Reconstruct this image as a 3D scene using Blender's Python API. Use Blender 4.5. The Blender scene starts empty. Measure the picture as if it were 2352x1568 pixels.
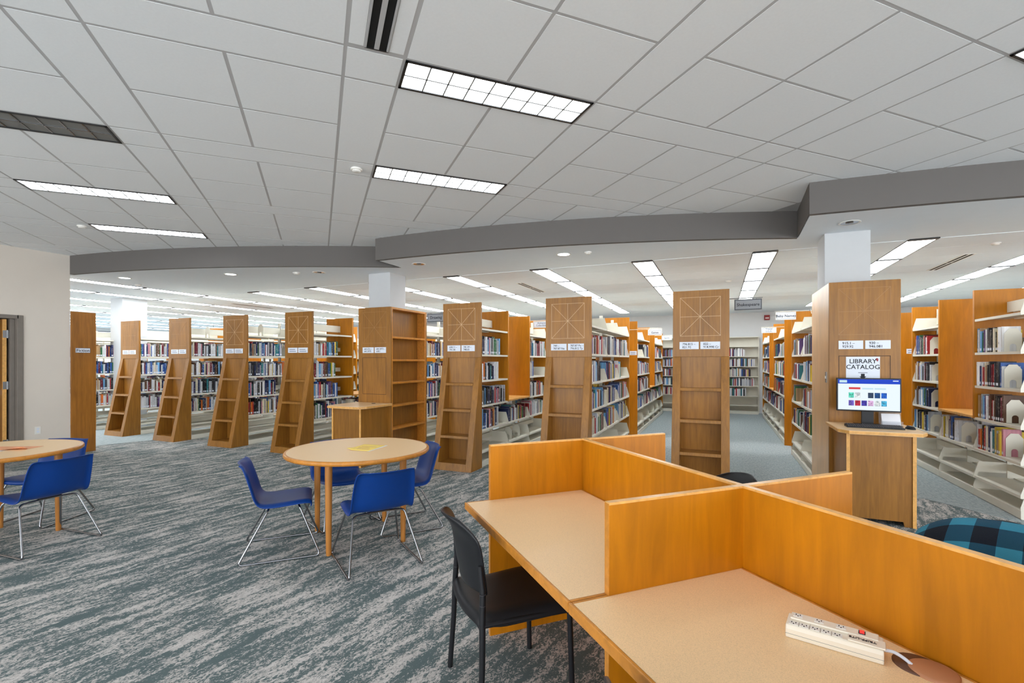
import bpy, bmesh, math, random
from math import sin, cos, pi, radians as R, sqrt
from mathutils import Vector, Matrix
random.seed(7)
S = bpy.context.scene
C = S.collection
# ---------------------------------------------------------------- camera, world, exposure
YAW = R(23.2); EYE = 1.5; FPX = 1110.67
cam_d = bpy.data.cameras.new('camera'); cam_d.lens = 17.0; cam_d.sensor_width = 36.0
cam_d.shift_y = 45/2352; cam_d.clip_start = 0.05; cam_d.clip_end = 200
cam = bpy.data.objects.new('camera', cam_d); C.objects.link(cam)
cam.location = (0, 0, EYE); cam.rotation_euler = (pi/2, 0, YAW)
S.camera = cam
W = bpy.data.worlds.new('daylight'); S.world = W; W.use_nodes = True
W.node_tree.nodes['Background'].inputs[0].default_value = (0.93, 0.97, 1.0, 1)
W.node_tree.nodes['Background'].inputs[1].default_value = 2.35
S.view_settings.view_transform = 'Standard'; S.view_settings.look = 'None'
S.view_settings.gamma = 1.0; S.view_settings.use_curve_mapping = False
S.view_settings.exposure = 1.12
LAMP = 6.6          # radiance of the ceiling fluorescents
S.cycles.use_adaptive_sampling = True; S.cycles.adaptive_threshold = .08
S.cycles.use_light_tree = False; S.cycles.max_bounces = 6; S.cycles.diffuse_bounces = 4; S.cycles.glossy_bounces = 3
S.cycles.transmission_bounces = 4; S.cycles.sample_clamp_indirect = 6

# ---------------------------------------------------------------- materials
def lin(c):
    return tuple((x/255/12.92 if x/255 <= .04045 else ((x/255+.055)/1.055)**2.4) for x in c)
class NT:
    def __init__(s, name):
        s.m = bpy.data.materials.new(name); s.m.use_nodes = True; s.t = s.m.node_tree
        s.b = s.t.nodes['Principled BSDF']
    def n(s, typ, **kw):
        x = s.t.nodes.new(typ)
        for k, v in kw.items():
            if k.startswith('i_'): x.inputs[k[2:].replace('_', ' ')].default_value = v
            else: setattr(x, k, v)
        return x
    def l(s, a, b): s.t.links.new(a, b)
    def pos(s, scale=(1, 1, 1), rot=(0, 0, 0), world=True):
        g = s.n('ShaderNodeNewGeometry') if world else s.n('ShaderNodeTexCoord')
        mp = s.n('ShaderNodeMapping'); mp.inputs['Scale'].default_value = scale; mp.inputs['Rotation'].default_value = rot
        s.l(g.outputs['Position' if world else 'Object'], mp.inputs['Vector']); return mp.outputs[0]
    def noise(s, vec, scale, detail=3, rough=.5, dist=0):
        x = s.n('ShaderNodeTexNoise'); x.inputs['Scale'].default_value = scale; x.inputs['Detail'].default_value = detail
        x.inputs['Roughness'].default_value = rough; x.inputs['Distortion'].default_value = dist
        s.l(vec, x.inputs['Vector']); return x.outputs['Fac']
    def ramp(s, fac, stops, interp='LINEAR'):
        x = s.n('ShaderNodeValToRGB'); x.color_ramp.interpolation = interp
        e = x.color_ramp.elements
        while len(e) < len(stops): e.new(0.5)
        for el, (p, c) in zip(e, stops):
            el.position = p; el.color = (*c, 1) if len(c) == 3 else c
        s.l(fac, x.inputs[0]); return x.outputs[0]
    def math(s, op, a, b):
        x = s.n('ShaderNodeMath', operation=op)
        for i, v in enumerate((a, b)):
            if isinstance(v, (int, float)): x.inputs[i].default_value = v
            else: s.l(v, x.inputs[i])
        return x.outputs[0]
    def bump(s, h, strength=.3, dist=.01):
        x = s.n('ShaderNodeBump'); x.inputs['Strength'].default_value = strength; x.inputs['Distance'].default_value = dist
        s.l(h, x.inputs['Height']); s.l(x.outputs[0], s.b.inputs['Normal'])
    def color(s, o): s.l(o, s.b.inputs['Base Color'])
def plain(name, rgb, rough=.5, metal=0, var=.05, vs=8, emit=0, spec=.5):
    m = NT(name); c = lin(rgb)
    f = m.noise(m.pos(), vs, 3)
    m.color(m.ramp(f, [(.3, tuple(x*(1-var) for x in c)), (.7, tuple(min(1, x*(1+var)) for x in c))]))
    m.b.inputs['Roughness'].default_value = rough; m.b.inputs['Metallic'].default_value = metal
    m.b.inputs['Specular IOR Level'].default_value = spec
    if emit:
        for l_ in list(m.b.inputs['Base Color'].links): m.t.links.remove(l_)
        m.b.inputs['Base Color'].default_value = (.02, .02, .02, 1)
        if vs > 50: m.l(m.t.nodes['Color Ramp'].outputs[0], m.b.inputs['Emission Color'])
        m.b.inputs['Emission Color'].default_value = (*c, 1); m.b.inputs['Emission Strength'].default_value = emit
    return m.m
def wood(name, rgb, rough=.35, amt=.16, grain=(14, 14, .9), blotch=.12):
    m = NT(name); c = lin(rgb)
    f = m.noise(m.pos(grain), 3.0, 6, .6, .6)
    g = m.noise(m.pos((1.6, 1.6, .7)), 2.2, 3, .5, .4)
    fac = m.math('ADD', m.math('MULTIPLY', f, .6), m.math('MULTIPLY', g, .4))
    d = tuple(x*(1-amt-blotch) for x in c); h = tuple(min(1, x*(1+amt+blotch)) for x in c)
    m.color(m.ramp(fac, [(.34, d), (.5, c), (.66, h)]))
    m.b.inputs['Roughness'].default_value = rough; m.b.inputs['Specular IOR Level'].default_value = .4
    return m.m
M = {}
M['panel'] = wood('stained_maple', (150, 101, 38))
M['honey'] = wood('honey_maple', (188, 117, 6), .4, .1, (7, 7, .8), .1)
M['trim'] = wood('maple_edge', (200, 132, 52), .3, .1, (9, 9, 9))
M['edge_light'] = wood('pale_maple_edge', (226, 170, 96), .35, .1, (9, 9, 9))
M['leg'] = wood('turned_leg_maple', (184, 122, 58), .35, .1)
M['pale'] = wood('glare_paled_maple', (220, 176, 124), .3, .06)  # glare on the catalog cabinet's left side, put into the wood colour
M['inlay_faint'] = plain('faint_inlay', (168, 120, 66), .4)
M['door'] = wood('door_maple', (160, 104, 40))
M['lam'] = None
m = NT('beige_laminate'); c = lin((244, 208, 160))
f = m.noise(m.pos(), 420, 2, .7); m.color(m.ramp(f, [(.32, tuple(x*.84 for x in c)), (.5, c), (.72, tuple(min(1, x*1.1) for x in c))]))
m.b.inputs['Roughness'].default_value = .38; M['lam'] = m.m
M['shelf'] = plain('cream_enamel', (232, 228, 214), .4, 0, .02)
M['slot'] = plain('shadow_grey_metal', (120, 120, 118), .5)
M['wall'] = plain('warm_white_wall', (222, 213, 202), .8, 0, .015, 3)
M['wall_white'] = plain('white_wall', (222, 222, 222), .85, 0, .01)
M['gyp'] = plain('white_gypsum', (234, 241, 247), .9, 0, .008)
M['fascia'] = plain('charcoal_fascia', (104, 100, 97), .8, 0, .01)
M['grid'] = plain('ceiling_grid', (190, 190, 191), .6, 0, .01)
m = NT('mineral_tile'); c = lin((244, 247, 249))
f = m.noise(m.pos(), 60, 4, .7); m.color(m.ramp(f, [(.3, tuple(x*.965 for x in c)), (.7, c)]))
m.b.inputs['Roughness'].default_value = .95; M['tile'] = m.m
M['black'] = plain('black_metal', (22, 22, 24), .4)
M['dark'] = plain('dark_void', (8, 8, 8), .9)
M['chrome'] = plain('chrome', (150, 152, 156), .2, 1, .01)
M['steel'] = plain('brushed_steel', (150, 152, 155), .35, 1, .02)
M['blue'] = plain('blue_plastic', (0, 56, 132), .4, 0, .04, 5, 0, .35)
M['blackpl'] = plain('black_plastic', (24, 25, 29), .42, 0, .06, 5, 0, .4)
M['greypl'] = plain('charcoal_and_sheen_plastic', (58, 56, 60), .4)
M['white'] = plain('white_plastic', (236, 234, 228), .45, 0, .01)
M['card'] = plain('white_card', (226, 232, 243), .6, 0, .01)
M['ink'] = plain('black_ink', (28, 32, 40), .7)
M['inkgrey'] = plain('grey_ink', (110, 116, 130), .7)
M['inlay'] = plain('pale_inlay', (214, 178, 132), .4)
M['groove'] = plain('dark_groove', (70, 40, 14), .6)
M['signgrey'] = plain('grey_sign', (150, 153, 158), .5)
M['signdark'] = plain('dark_sign_border', (78, 82, 88), .5)
M['frame'] = plain('taupe_door_frame', (126, 118, 110), .55)
M['yellow'] = plain('yellow_paper', (252, 222, 120), .8, 0, .02)
M['paper'] = plain('white_paper', (240, 240, 246), .8, 0, .01)
M['pink'] = plain('salmon_paper', (240, 170, 130), .8, 0, .06)
M['red'] = plain('red_plastic', (150, 22, 26), .4)
M['redlit'] = plain('lit_red_rocker', (255, 40, 40), .3, 0, .02, 8, .8)
M['brown'] = plain('tan_grommet', (184, 126, 88), .45)
M['brownd'] = plain('brown_grommet', (96, 62, 44), .5)
M['stripbody'] = plain('ivory_strip', (238, 229, 212), .42, 0, .01)
M['scr_white'] = plain('screen_white', (236, 248, 255), .4, 0, .01, 8, .46, .05)
M['scr_blue'] = plain('screen_blue', (0, 62, 200), .4, 0, .01, 8, .46, .05)
M['scr_red'] = plain('screen_red', (214, 60, 66), .4, 0, .01, 8, .46, .05)
M['scr_pale'] = plain('screen_pale', (196, 226, 238), .4, 0, .01, 8, .46, .05)
for i, cc in enumerate([(90, 205, 180), (205, 225, 235), (40, 60, 90), (10, 70, 130), (20, 90, 190), (110, 90, 190), (190, 30, 60), (60, 50, 160), (220, 170, 225), (205, 232, 240), (70, 170, 215)]):
    M['cov%d' % i] = plain('screen_cover', cc, .4, 0, .6, 60, .46, .05)
m = NT('fluorescent_diffuser'); m.b.inputs['Base Color'].default_value = (.9, .9, .9, 1)
m.b.inputs['Emission Color'].default_value = (.9, .96, 1, 1); m.b.inputs['Emission Strength'].default_value = LAMP; M['lamp'] = m.m
m = NT('troffer_diffuser'); m.b.inputs['Base Color'].default_value = (.9, .9, .9, 1)
m.b.inputs['Emission Color'].default_value = (.9, .96, 1, 1); m.b.inputs['Emission Strength'].default_value = 4.2; M['lamp_up'] = m.m
m = NT('lit_downlight_lens'); m.b.inputs['Base Color'].default_value = (.9, .9, .9, 1)
m.b.inputs['Emission Color'].default_value = (1, .97, .92, 1); m.b.inputs['Emission Strength'].default_value = 3.0; M['spot'] = m.m
m = NT('window_glass'); m.b.inputs['Base Color'].default_value = (1, 1, 1, 1); m.b.inputs['Roughness'].default_value = .02
m.b.inputs['Transmission Weight'].default_value = 1.0; m.b.inputs['IOR'].default_value = 1.1; M['glass'] = m.m
m = NT('clear_acrylic'); m.b.inputs['Base Color'].default_value = (.95, .97, 1, 1); m.b.inputs['Roughness'].default_value = .05
m.b.inputs['Transmission Weight'].default_value = .9; m.b.inputs['IOR'].default_value = 1.2; M['acrylic'] = m.m
# carpets
m = NT('streaked_carpet')
base = m.pos((1, 1, 1), (0, 0, R(9.7)))
warp = m.n('ShaderNodeVectorMath', operation='ADD')
wn = m.n('ShaderNodeTexNoise'); wn.inputs['Scale'].default_value = 9; wn.inputs['Detail'].default_value = 3; m.l(base, wn.inputs['Vector'])
ws = m.n('ShaderNodeVectorMath', operation='SCALE'); ws.inputs['Scale'].default_value = .10; m.l(wn.outputs['Color'], ws.inputs[0])
m.l(base, warp.inputs[0]); m.l(ws.outputs[0], warp.inputs[1])
mp = m.n('ShaderNodeMapping'); mp.inputs['Scale'].default_value = (12, 2.0, 1); m.l(warp.outputs[0], mp.inputs['Vector'])
streak = m.noise(mp.outputs[0], 1.25, 5, .62, .25)
mp2 = m.n('ShaderNodeMapping'); mp2.inputs['Scale'].default_value = (80, 44, 1); mp2.inputs['Rotation'].default_value = (0, 0, R(28)); m.l(base, mp2.inputs['Vector'])
rag = m.noise(mp2.outputs[0], 1.0, 4, .65, 1.2)
patch = m.noise(m.pos((.9, .5, 1)), 1.3, 2)
fac = m.math('ADD', m.math('ADD', streak, m.math('MULTIPLY', m.math('SUBTRACT', rag, .5), 1.0)), m.math('MULTIPLY', m.math('SUBTRACT', patch, .5), .12))
colr = m.ramp(fac, [(.0, lin((92, 106, 108))), (.485, lin((98, 112, 113))), (.53, lin((172, 169, 166))), (.68, lin((206, 202, 198))), (1, lin((216, 212, 208)))])
m.color(colr); m.b.inputs['Roughness'].default_value = 1.0; m.b.inputs['Specular IOR Level'].default_value = .1
fib = m.noise(m.pos(), 350, 2); m.bump(fib, .35, .004); M['carpet'] = m.m
m = NT('plain_carpet')
f = m.math('ADD', m.math('MULTIPLY', m.noise(m.pos((9, 3, 1)), 5, 5, .7), .7), m.math('MULTIPLY', m.noise(m.pos(), 160, 2), .3))
m.color(m.ramp(f, [(.36, lin((134, 146, 148))), (.64, lin((180, 188, 189)))])); m.b.inputs['Roughness'].default_value = 1
m.b.inputs['Specular IOR Level'].default_value = .1; M['carpet2'] = m.m
# plaid cloth
m = NT('plaid_fleece')
tc = m.n('ShaderNodeUVMap'); sx = m.n('ShaderNodeSeparateXYZ'); m.l(tc.outputs[0], sx.inputs[0])
def sq(o):
    return m.math('GREATER_THAN', m.math('FRACT', m.math('MULTIPLY', o, 1.0), 0), .5)
a = m.math('ADD', sq(sx.outputs[0]), sq(sx.outputs[1]))
m.color(m.ramp(m.math('MULTIPLY', a, .5), [(0, lin((52, 132, 158))), (.34, lin((24, 70, 92))), (.75, lin((14, 22, 34)))], 'CONSTANT'))
m.b.inputs['Roughness'].default_value = 1; m.bump(m.noise(m.pos(), 240, 2), .4, .004); M['plaid'] = m.m
# book cloths
BOOKC = [('white', (226, 226, 230)), ('cream', (222, 212, 188)), ('pale grey', (190, 194, 202)), ('black', (28, 28, 34)), ('charcoal', (62, 64, 72)),
         ('navy', (30, 42, 88)), ('blue', (44, 88, 160)), ('sky blue', (110, 166, 212)), ('teal', (38, 120, 130)), ('green', (48, 108, 70)),
         ('red', (168, 38, 44)), ('maroon', (108, 30, 46)), ('orange', (214, 110, 40)), ('yellow', (228, 196, 60)), ('tan', (176, 142, 100)),
         ('brown', (96, 66, 48)), ('purple', (92, 62, 116)), ('pink', (212, 144, 158)), ('white', (238, 238, 238)), ('silver', (206, 208, 212))]
BOOKW = [10, 6, 6, 10, 5, 8, 6, 4, 2, 3, 6, 4, 2, 2, 3, 3, 2, 2, 9, 6]
BM = []
for nm, rgb in BOOKC:
    m = NT('book_cloth_' + nm.replace(' ', '_')); c = lin(rgb); lum = sum(c)/3
    k = lin((235, 232, 220)) if lum < .25 else lin((60, 60, 80))
    v = m.pos((70, 70, 12)); t = m.noise(v, 3.2, 2, .5)
    zone = m.noise(m.pos((4, 4, 5)), 2.5, 1)
    f = m.math('MULTIPLY', m.math('GREATER_THAN', t, .60), m.math('GREATER_THAN', zone, .50))
    gn = m.n('ShaderNodeNewGeometry'); sn = m.n('ShaderNodeSeparateXYZ'); m.l(gn.outputs['Normal'], sn.inputs[0])
    f = m.math('MULTIPLY', f, m.math('GREATER_THAN', m.math('ABSOLUTE', sn.outputs[0], 0), .6))
    tint = m.noise(m.pos((6, 6, .2)), 4, 1)
    bc = m.ramp(tint, [(.3, tuple(x*.7 for x in c)), (.7, tuple(min(1, x*1.2) for x in c))])
    mx = m.n('ShaderNodeMix', data_type='RGBA'); m.l(m.math('MULTIPLY', f, .55), mx.inputs[0]); m.l(bc, mx.inputs[6]); mx.inputs[7].default_value = (*k, 1)
    m.color(mx.outputs[2]); m.b.inputs['Roughness'].default_value = .45; BM.append(m.m)
M['pages'] = plain('book_pages', (224, 214, 194), .9, 0, .05, 40)

# ---------------------------------------------------------------- mesh builder
class MB:
    def __init__(s): s.v = []; s.f = []; s.m = []; s.s = []
    def add(s, vs, fs, m=0, sm=False, mat=None):
        o = len(s.v)
        if mat is not None: vs = [mat @ Vector(p) for p in vs]
        s.v += [tuple(p) for p in vs]
        for f in fs: s.f.append([i+o for i in f]); s.m.append(m); s.s.append(sm)
        return s
    def box(s, x0, x1, y0, y1, z0, z1, m=0, mat=None):
        v = [(x, y, z) for z in (z0, z1) for y in (y0, y1) for x in (x0, x1)]
        return s.add(v, [(0, 2, 3, 1), (4, 5, 7, 6), (0, 1, 5, 4), (2, 6, 7, 3), (0, 4, 6, 2), (1, 3, 7, 5)], m, False, mat)
    def prism(s, poly, a0, a1, axis='x', m=0, mat=None):
        def P(p, a): return {'x': (a, p[0], p[1]), 'y': (p[0], a, p[1]), 'z': (p[0], p[1], a)}[axis]
        n = len(poly); v = [P(p, a0) for p in poly]+[P(p, a1) for p in poly]
        return s.add(v, [tuple(range(n)), tuple(range(2*n-1, n-1, -1))]+[(i, i+n, (i+1) % n+n, (i+1) % n) for i in range(n)], m, False, mat)
    def tube(s, pts, r, n=8, m=0, cap=True, closed=False):
        pts = [Vector(p) for p in pts]; N = len(pts); rr = r if isinstance(r, (list, tuple)) else [r]*N
        v = []; up = None
        for i, p in enumerate(pts):
            if closed: d = (pts[(i+1) % N]-pts[i-1]).normalized()
            else: d = (pts[min(i+1, N-1)]-pts[max(i-1, 0)]).normalized()
            if up is None: up = d.orthogonal().normalized()
            up = (up-d*up.dot(d)).normalized(); w = d.cross(up)
            v += [p+(up*cos(2*pi*k/n)+w*sin(2*pi*k/n))*rr[i] for k in range(n)]
        f = []
        for i in range(N if closed else N-1):
            j = (i+1) % N
            f += [(i*n+k, i*n+(k+1) % n, j*n+(k+1) % n, j*n+k) for k in range(n)]
        s.add(v, f, m, True)
        if cap and not closed: s.add(v[:n], [tuple(range(n-1, -1, -1))], m); s.add(v[-n:], [tuple(range(n))], m)
        return s
    def lathe(s, prof, n=32, c=(0, 0, 0), m=0, sm=True, cap=True):
        v = [(c[0]+r*cos(2*pi*k/n), c[1]+r*sin(2*pi*k/n), c[2]+z) for r, z in prof for k in range(n)]
        f = [(i*n+k, i*n+(k+1) % n, (i+1)*n+(k+1) % n, (i+1)*n+k) for i in range(len(prof)-1) for k in range(n)]
        s.add(v, f, m, sm)
        if cap: s.add(v[:n], [tuple(range(n-1, -1, -1))], m); s.add(v[-n:], [tuple(range(n))], m)
        return s
    def grid(s, P, m=0, sm=True):
        a, b = len(P), len(P[0])
        return s.add([p for row in P for p in row], [(i*b+j, i*b+j+1, (i+1)*b+j+1, (i+1)*b+j) for i in range(a-1) for j in range(b-1)], m, sm)
    def mesh(s, name, mats):
        me = bpy.data.meshes.new(name); me.from_pydata(s.v, [], s.f)
        for x in mats: me.materials.append(x)
        me.polygons.foreach_set('material_index', s.m); me.polygons.foreach_set('use_smooth', s.s)
        bm = bmesh.new(); bm.from_mesh(me); bmesh.ops.recalc_face_normals(bm, faces=bm.faces); bm.to_mesh(me); bm.free()
        return me
def mats(m):
    if not isinstance(m, (list, tuple)): m = [m]
    return [M[x] if isinstance(x, str) else x for x in m]
def link(name, me, parent=None, loc=None, rot=None):
    o = bpy.data.objects.new(name, me); C.objects.link(o)
    if parent: o.parent = parent
    if loc: o.location = loc
    if rot: o.rotation_euler = rot
    return o
def obj(name, mb, m, parent=None, loc=None, rot=None, bevel=0, seg=2, solid=0, sub=0):
    o = link(name, mb.mesh(name, mats(m)), parent, loc, rot)
    if solid:
        x = o.modifiers.new('thickness', 'SOLIDIFY'); x.thickness = solid; x.offset = 0
    if sub:
        x = o.modifiers.new('smooth', 'SUBSURF'); x.levels = sub; x.render_levels = sub
    if bevel:
        x = o.modifiers.new('bevel', 'BEVEL'); x.width = bevel; x.segments = seg; x.limit_method = 'ANGLE'; x.angle_limit = R(40)
    return o
def tag(o, label, cat, group=None, kind=None):
    o['label'] = label
    if cat: o['category'] = cat
    if group: o['group'] = group
    if kind: o['kind'] = kind
    return o
def thing(name, label, cat, loc=(0, 0, 0), rz=0, group=None):
    o = bpy.data.objects.new(name, None); C.objects.link(o); o.empty_display_size = .1
    o.location = loc; o.rotation_euler = (0, 0, rz); return tag(o, label, cat, group)
def struct(o, label): o['kind'] = 'structure'; o['label'] = label; return o
def rpath(pts, rad, n=5):
    P = [Vector(p) for p in pts]; out = [P[0]]
    for i in range(1, len(P)-1):
        a = (P[i-1]-P[i]); b = (P[i+1]-P[i]); r = min(rad, a.length*.45, b.length*.45)
        A = P[i]+a.normalized()*r; B = P[i]+b.normalized()*r
        for k in range(n+1):
            t = k/n; out.append(A*(1-t)**2+P[i]*2*t*(1-t)+B*t*t)
    out.append(P[-1]); return out
# lettering, baked to meshes before the scene fills up
def lettering(body, size, align='LEFT', space=.9):
    cu = bpy.data.curves.new('lettering', 'FONT'); cu.body = body; cu.size = size; cu.align_x = align; cu.space_line = space
    cu.extrude = .0004; cu.offset = size*.012; cu.resolution_u = 2
    o = bpy.data.objects.new('lettering', cu); C.objects.link(o)
    dg = bpy.context.evaluated_depsgraph_get(); me = bpy.data.meshes.new_from_object(o.evaluated_get(dg))
    bpy.data.objects.remove(o); bpy.data.curves.remove(cu); me.name = 'lettering'; return me
TXT = {}
def T(body, size, align='LEFT', space=.9): TXT[body] = lettering(body, size, align, space)
CARDS = {-7: ('', ''), -6: ('', ''), -5: ('', ''), -4: ('', ''), -3: ('641.57z –\n641.5973', '641.5973 –\n658.1'), -2: ('658.11 –\n741.58', '741.59 –\n748.65'),
         -1: ('749 –\n787.87 Ne', '787.87 Po –\n796.812 Ty'), 0: ('796.815 –\n821.92', '822 –\n914.998 Cr'), 1: ('915.1 –\n929.92', '930 –\n946.081')}
for a in CARDS.values():
    for b in a:
        if b: T(b, .036, 'LEFT', .98)
for b, sz in [('Fiction', .066), ('Drawing', .062), ('Shakespeare', .05), ('Baby Names', .056), ('Travel\nU.S.A.', .05), ('Sports', .05), ('Games', .05),
              ('Antiques\nCollectibles', .044), ('LIBRARY\nCATALOG', .062), ('TRIPP-LITE', .0125)]:
    T(b, sz, 'CENTER', .95)
def put_text(body, parent, loc, rot=(pi/2, 0, 0), mat='ink'):
    me = TXT[body].copy(); me.materials.clear(); me.materials.append(M[mat])
    return link('lettering', me, parent, loc, rot)

# ---------------------------------------------------------------- setting
SQ = sqrt(.5)
def uv(u, v): return ((u-v)*SQ, (u+v)*SQ)
ZU, ZL = 3.2, 2.9
o = obj('floor', MB().box(-27, 10, -5, 16, -.1, 0), 'carpet'); struct(o, 'grey green carpet with pale streaks')
o = obj('floor', MB().prism([(-27, -1), (-10.3, -1), (-10.15, 4.8), (-9.95, 5.55), (-9.75, 6.0), (-9.5, 6.25), (1.7, 6.45), (2.05, 6.62), (2.35, 6.25), (2.6, 5.95), (9.9, 5.9), (9.9, 15.9), (-27, 15.9)], 0, .004, 'z'), 'carpet2')
struct(o, 'plain blue grey carpet among the shelving')
# soffit outline
def quad(pts, n):
    (x0, y0), (x1, y1), (x2, y2) = pts; out = []
    for i in range(n+1):
        x = x0+(x2-x0)*i/n
        out.append((x, y0*(x-x1)*(x-x2)/((x0-x1)*(x0-x2))+y1*(x-x0)*(x-x2)/((x1-x0)*(x1-x2))+y2*(x-x0)*(x-x1)/((x2-x0)*(x2-x1))))
    return out
arc1 = quad([(-9.63, 4.36), (-6.9, 4.88), (-4.385, 5.95)], 24)
arc2 = quad([(-4.385, 5.42), (-1.7, 5.6), (.815, 6.315)], 24)
arc3 = quad([(.79, 5.35), (2.36, 5.46), (9, 7.6)], 24)
curve = arc1+arc2+arc3
def soffit_y(x):
    for A in (arc1, arc2, arc3):
        if A[0][0] <= x <= A[-1][0]:
            for a, b in zip(A, A[1:]):
                if a[0] <= x <= b[0]: return a[1]+(b[1]-a[1])*(x-a[0])/max(1e-6, b[0]-a[0])
    return 4.4 if x < -9 else 7.6
poly = [(-27, -5), (-9.72, -5), (-9.72, 4.37)]+[(x+.01, y+.012) for x, y in curve]+[(9, 16), (-27, 16)]
o = obj('ceiling', MB().prism(poly, ZL, ZL+.06, 'z'), 'gyp'); struct(o, 'lower white ceiling over the book stacks'); lowceil = o
inner = [(x, y+.06) for x, y in curve]
mb = MB(); n = len(curve)
v = [(x, y, z) for z in (ZL-.002, ZU+.01) for x, y in curve]+[(x, y, z) for z in (ZL-.002, ZU+.01) for x, y in inner]
f = []
for i in range(n-1):
    f += [(i, i+1, n+i+1, n+i), (2*n+i, 3*n+i, 3*n+i+1, 2*n+i+1), (i, 2*n+i, 2*n+i+1, i+1)]
mb.add(v, f)
o = obj('trim_1', mb, 'fascia'); struct(o, 'charcoal curved soffit fascia stepping down to the lower ceiling')
# walls
WX = -9.63
mb = MB(); D0, D1, DH = 2.80, 3.735, 2.13      # door opening
mb.box(WX-.13, WX, D1+.03, 4.365, 0, ZU+.02); mb.box(WX-.13, WX, D0, D1+.03, DH+.04, ZU+.02); mb.box(WX-.13, WX, -5, D0, 0, ZU+.02)
o = obj('wall_left', mb, 'wall'); struct(o, 'warm white wall with the door')
o = obj('wall_back', MB().box(-27, 10, 15.55, 15.7, 0, ZU), 'wall_white'); struct(o, 'white far wall behind the stacks')
o = obj('wall_right', MB().box(9, 9.15, 5.2, 15.55, 0, ZU+.05), 'wall_white'); struct(o, 'white wall beyond the stacks')
# far wall with windows
mb = MB(); FX = -24.0; wins = [(3.2+2.6*i, 5.4+2.6*i) for i in range(4)]
mb.box(FX-.2, FX, -5, 15.55, 0, .95); mb.box(FX-.2, FX, -5, 15.55, 2.78, ZL)
ys = [-5]+[q for w in wins for q in w]+[15.55]
for i in range(0, len(ys), 2): mb.box(FX-.2, FX, ys[i], ys[i+1], .95, 2.78)
o = obj('wall_far', mb, 'wall_white'); struct(o, 'white wall with windows far behind the stacks')
for i, (a, b) in enumerate(wins):
    mb = MB().box(FX-.12, FX-.04, a, a+.05, .95, 2.78).box(FX-.12, FX-.04, b-.05, b, .95, 2.78).box(FX-.12, FX-.04, a, b, .95, 1.0).box(FX-.12, FX-.04, a, b, 2.73, 2.78)
    w = obj('window_%d' % (i+1), mb, 'steel'); struct(w, 'daylit window on the far wall')
    for q in range(1, 3): obj('mullion', MB().box(FX-.11, FX-.05, a+(b-a)*q/3-.02, a+(b-a)*q/3+.02, 1.0, 2.73), 'steel', w)
    obj('transom', MB().box(FX-.11, FX-.05, a+.05, b-.05, 2.2, 2.24), 'steel', w)
    for q in range(3): obj('pane', MB().box(FX-.083, FX-.077, a+.05+(b-a-.1)*q/3, a+.05+(b-a-.1)*(q+1)/3, 1.0, 2.73), 'glass', w)
# door (open inward) and frame
mb = MB().box(WX-.15, WX+.02, D1-.02, D1+.055, 0, DH+.055).box(WX-.15, WX+.02, D0-.05, D0+.02, 0, DH+.055).box(WX-.15, WX+.02, D0, D1, DH, DH+.055)
mb.box(WX-.11, WX-.05, D1-.07, D1-.02, 0, DH)
fr = obj('trim_2', mb, 'frame', bevel=.004); struct(fr, 'taupe metal door frame')
d = bpy.data.objects.new('door_1', None); C.objects.link(d); d.location = (WX-.08, 3.592, 0); d.rotation_euler = (0, 0, R(178)); struct(d, 'brown wooden door standing ajar in the left wall')
obj('door_leaf', MB().box(.012, .9, -.045, 0, .012, DH-.01), 'door', d, bevel=.002)
obj('edge_strip', MB().box(.003, .012, -.045, 0, .012, DH-.01), 'edge_light', d)
for z in (.28, 1.14, 1.9):
    obj('hinge', MB().box(-.001, .003, -.07, -.004, z-.055, z+.055).tube([(-.004, -.052, z-.06), (-.004, -.052, z+.06)], .006), 'steel', d)
obj('push_bar', MB().box(.1, .82, .025, .07, 1.0, 1.07).box(.1, .16, 0, .025, .99, 1.08).box(.76, .82, 0, .025, .99, 1.08), 'steel', d, bevel=.006)
o = thing('wall_outlet', 'small white wall outlet low on the left wall', 'outlet', (WX, 3.96, .437))
obj('cover_plate', MB().box(0, .006, -.036, .036, -.058, .058), 'white', o, bevel=.002)
for z in (-.021, .021): obj('socket', MB().box(.006, .009, -.016, .016, z-.015, z+.015), 'card', o, bevel=.002)
o = obj('wall_lightblock', MB().box(-11.3, -11.2, 2.3, 4.3, 0, ZL).box(-11.2, WX-.13, 4.24, 4.3, 0, ZL).box(-11.2, WX-.13, 2.3, 2.36, 0, ZL).box(-11.3, WX-.13, 2.3, 4.3, 2.5, 2.56), 'wall'); struct(o, 'unseen box added behind the brown door to keep its gap dark')  # added box that shuts out the stack lights behind the open door
# columns
M['colpaint'] = plain('column_paint', (204, 206, 208), .85, 0, .01)
def column(x0, x1, y0, y1, lab):
    o = obj('column', MB().box(x0, x1, y0, y1, 0, ZL+.01), 'colpaint', bevel=.004); struct(o, lab)
column(1.065, 1.485, 6.25, 6.66, 'white square column rising out of the catalog cabinet')
column(-5.19, -4.77, 6.25, 6.66, 'white square column rising out of the bookcase cabinet')
column(-12.55, -12.1, 6.42, 6.92, 'white square column standing free near the far left')

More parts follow.
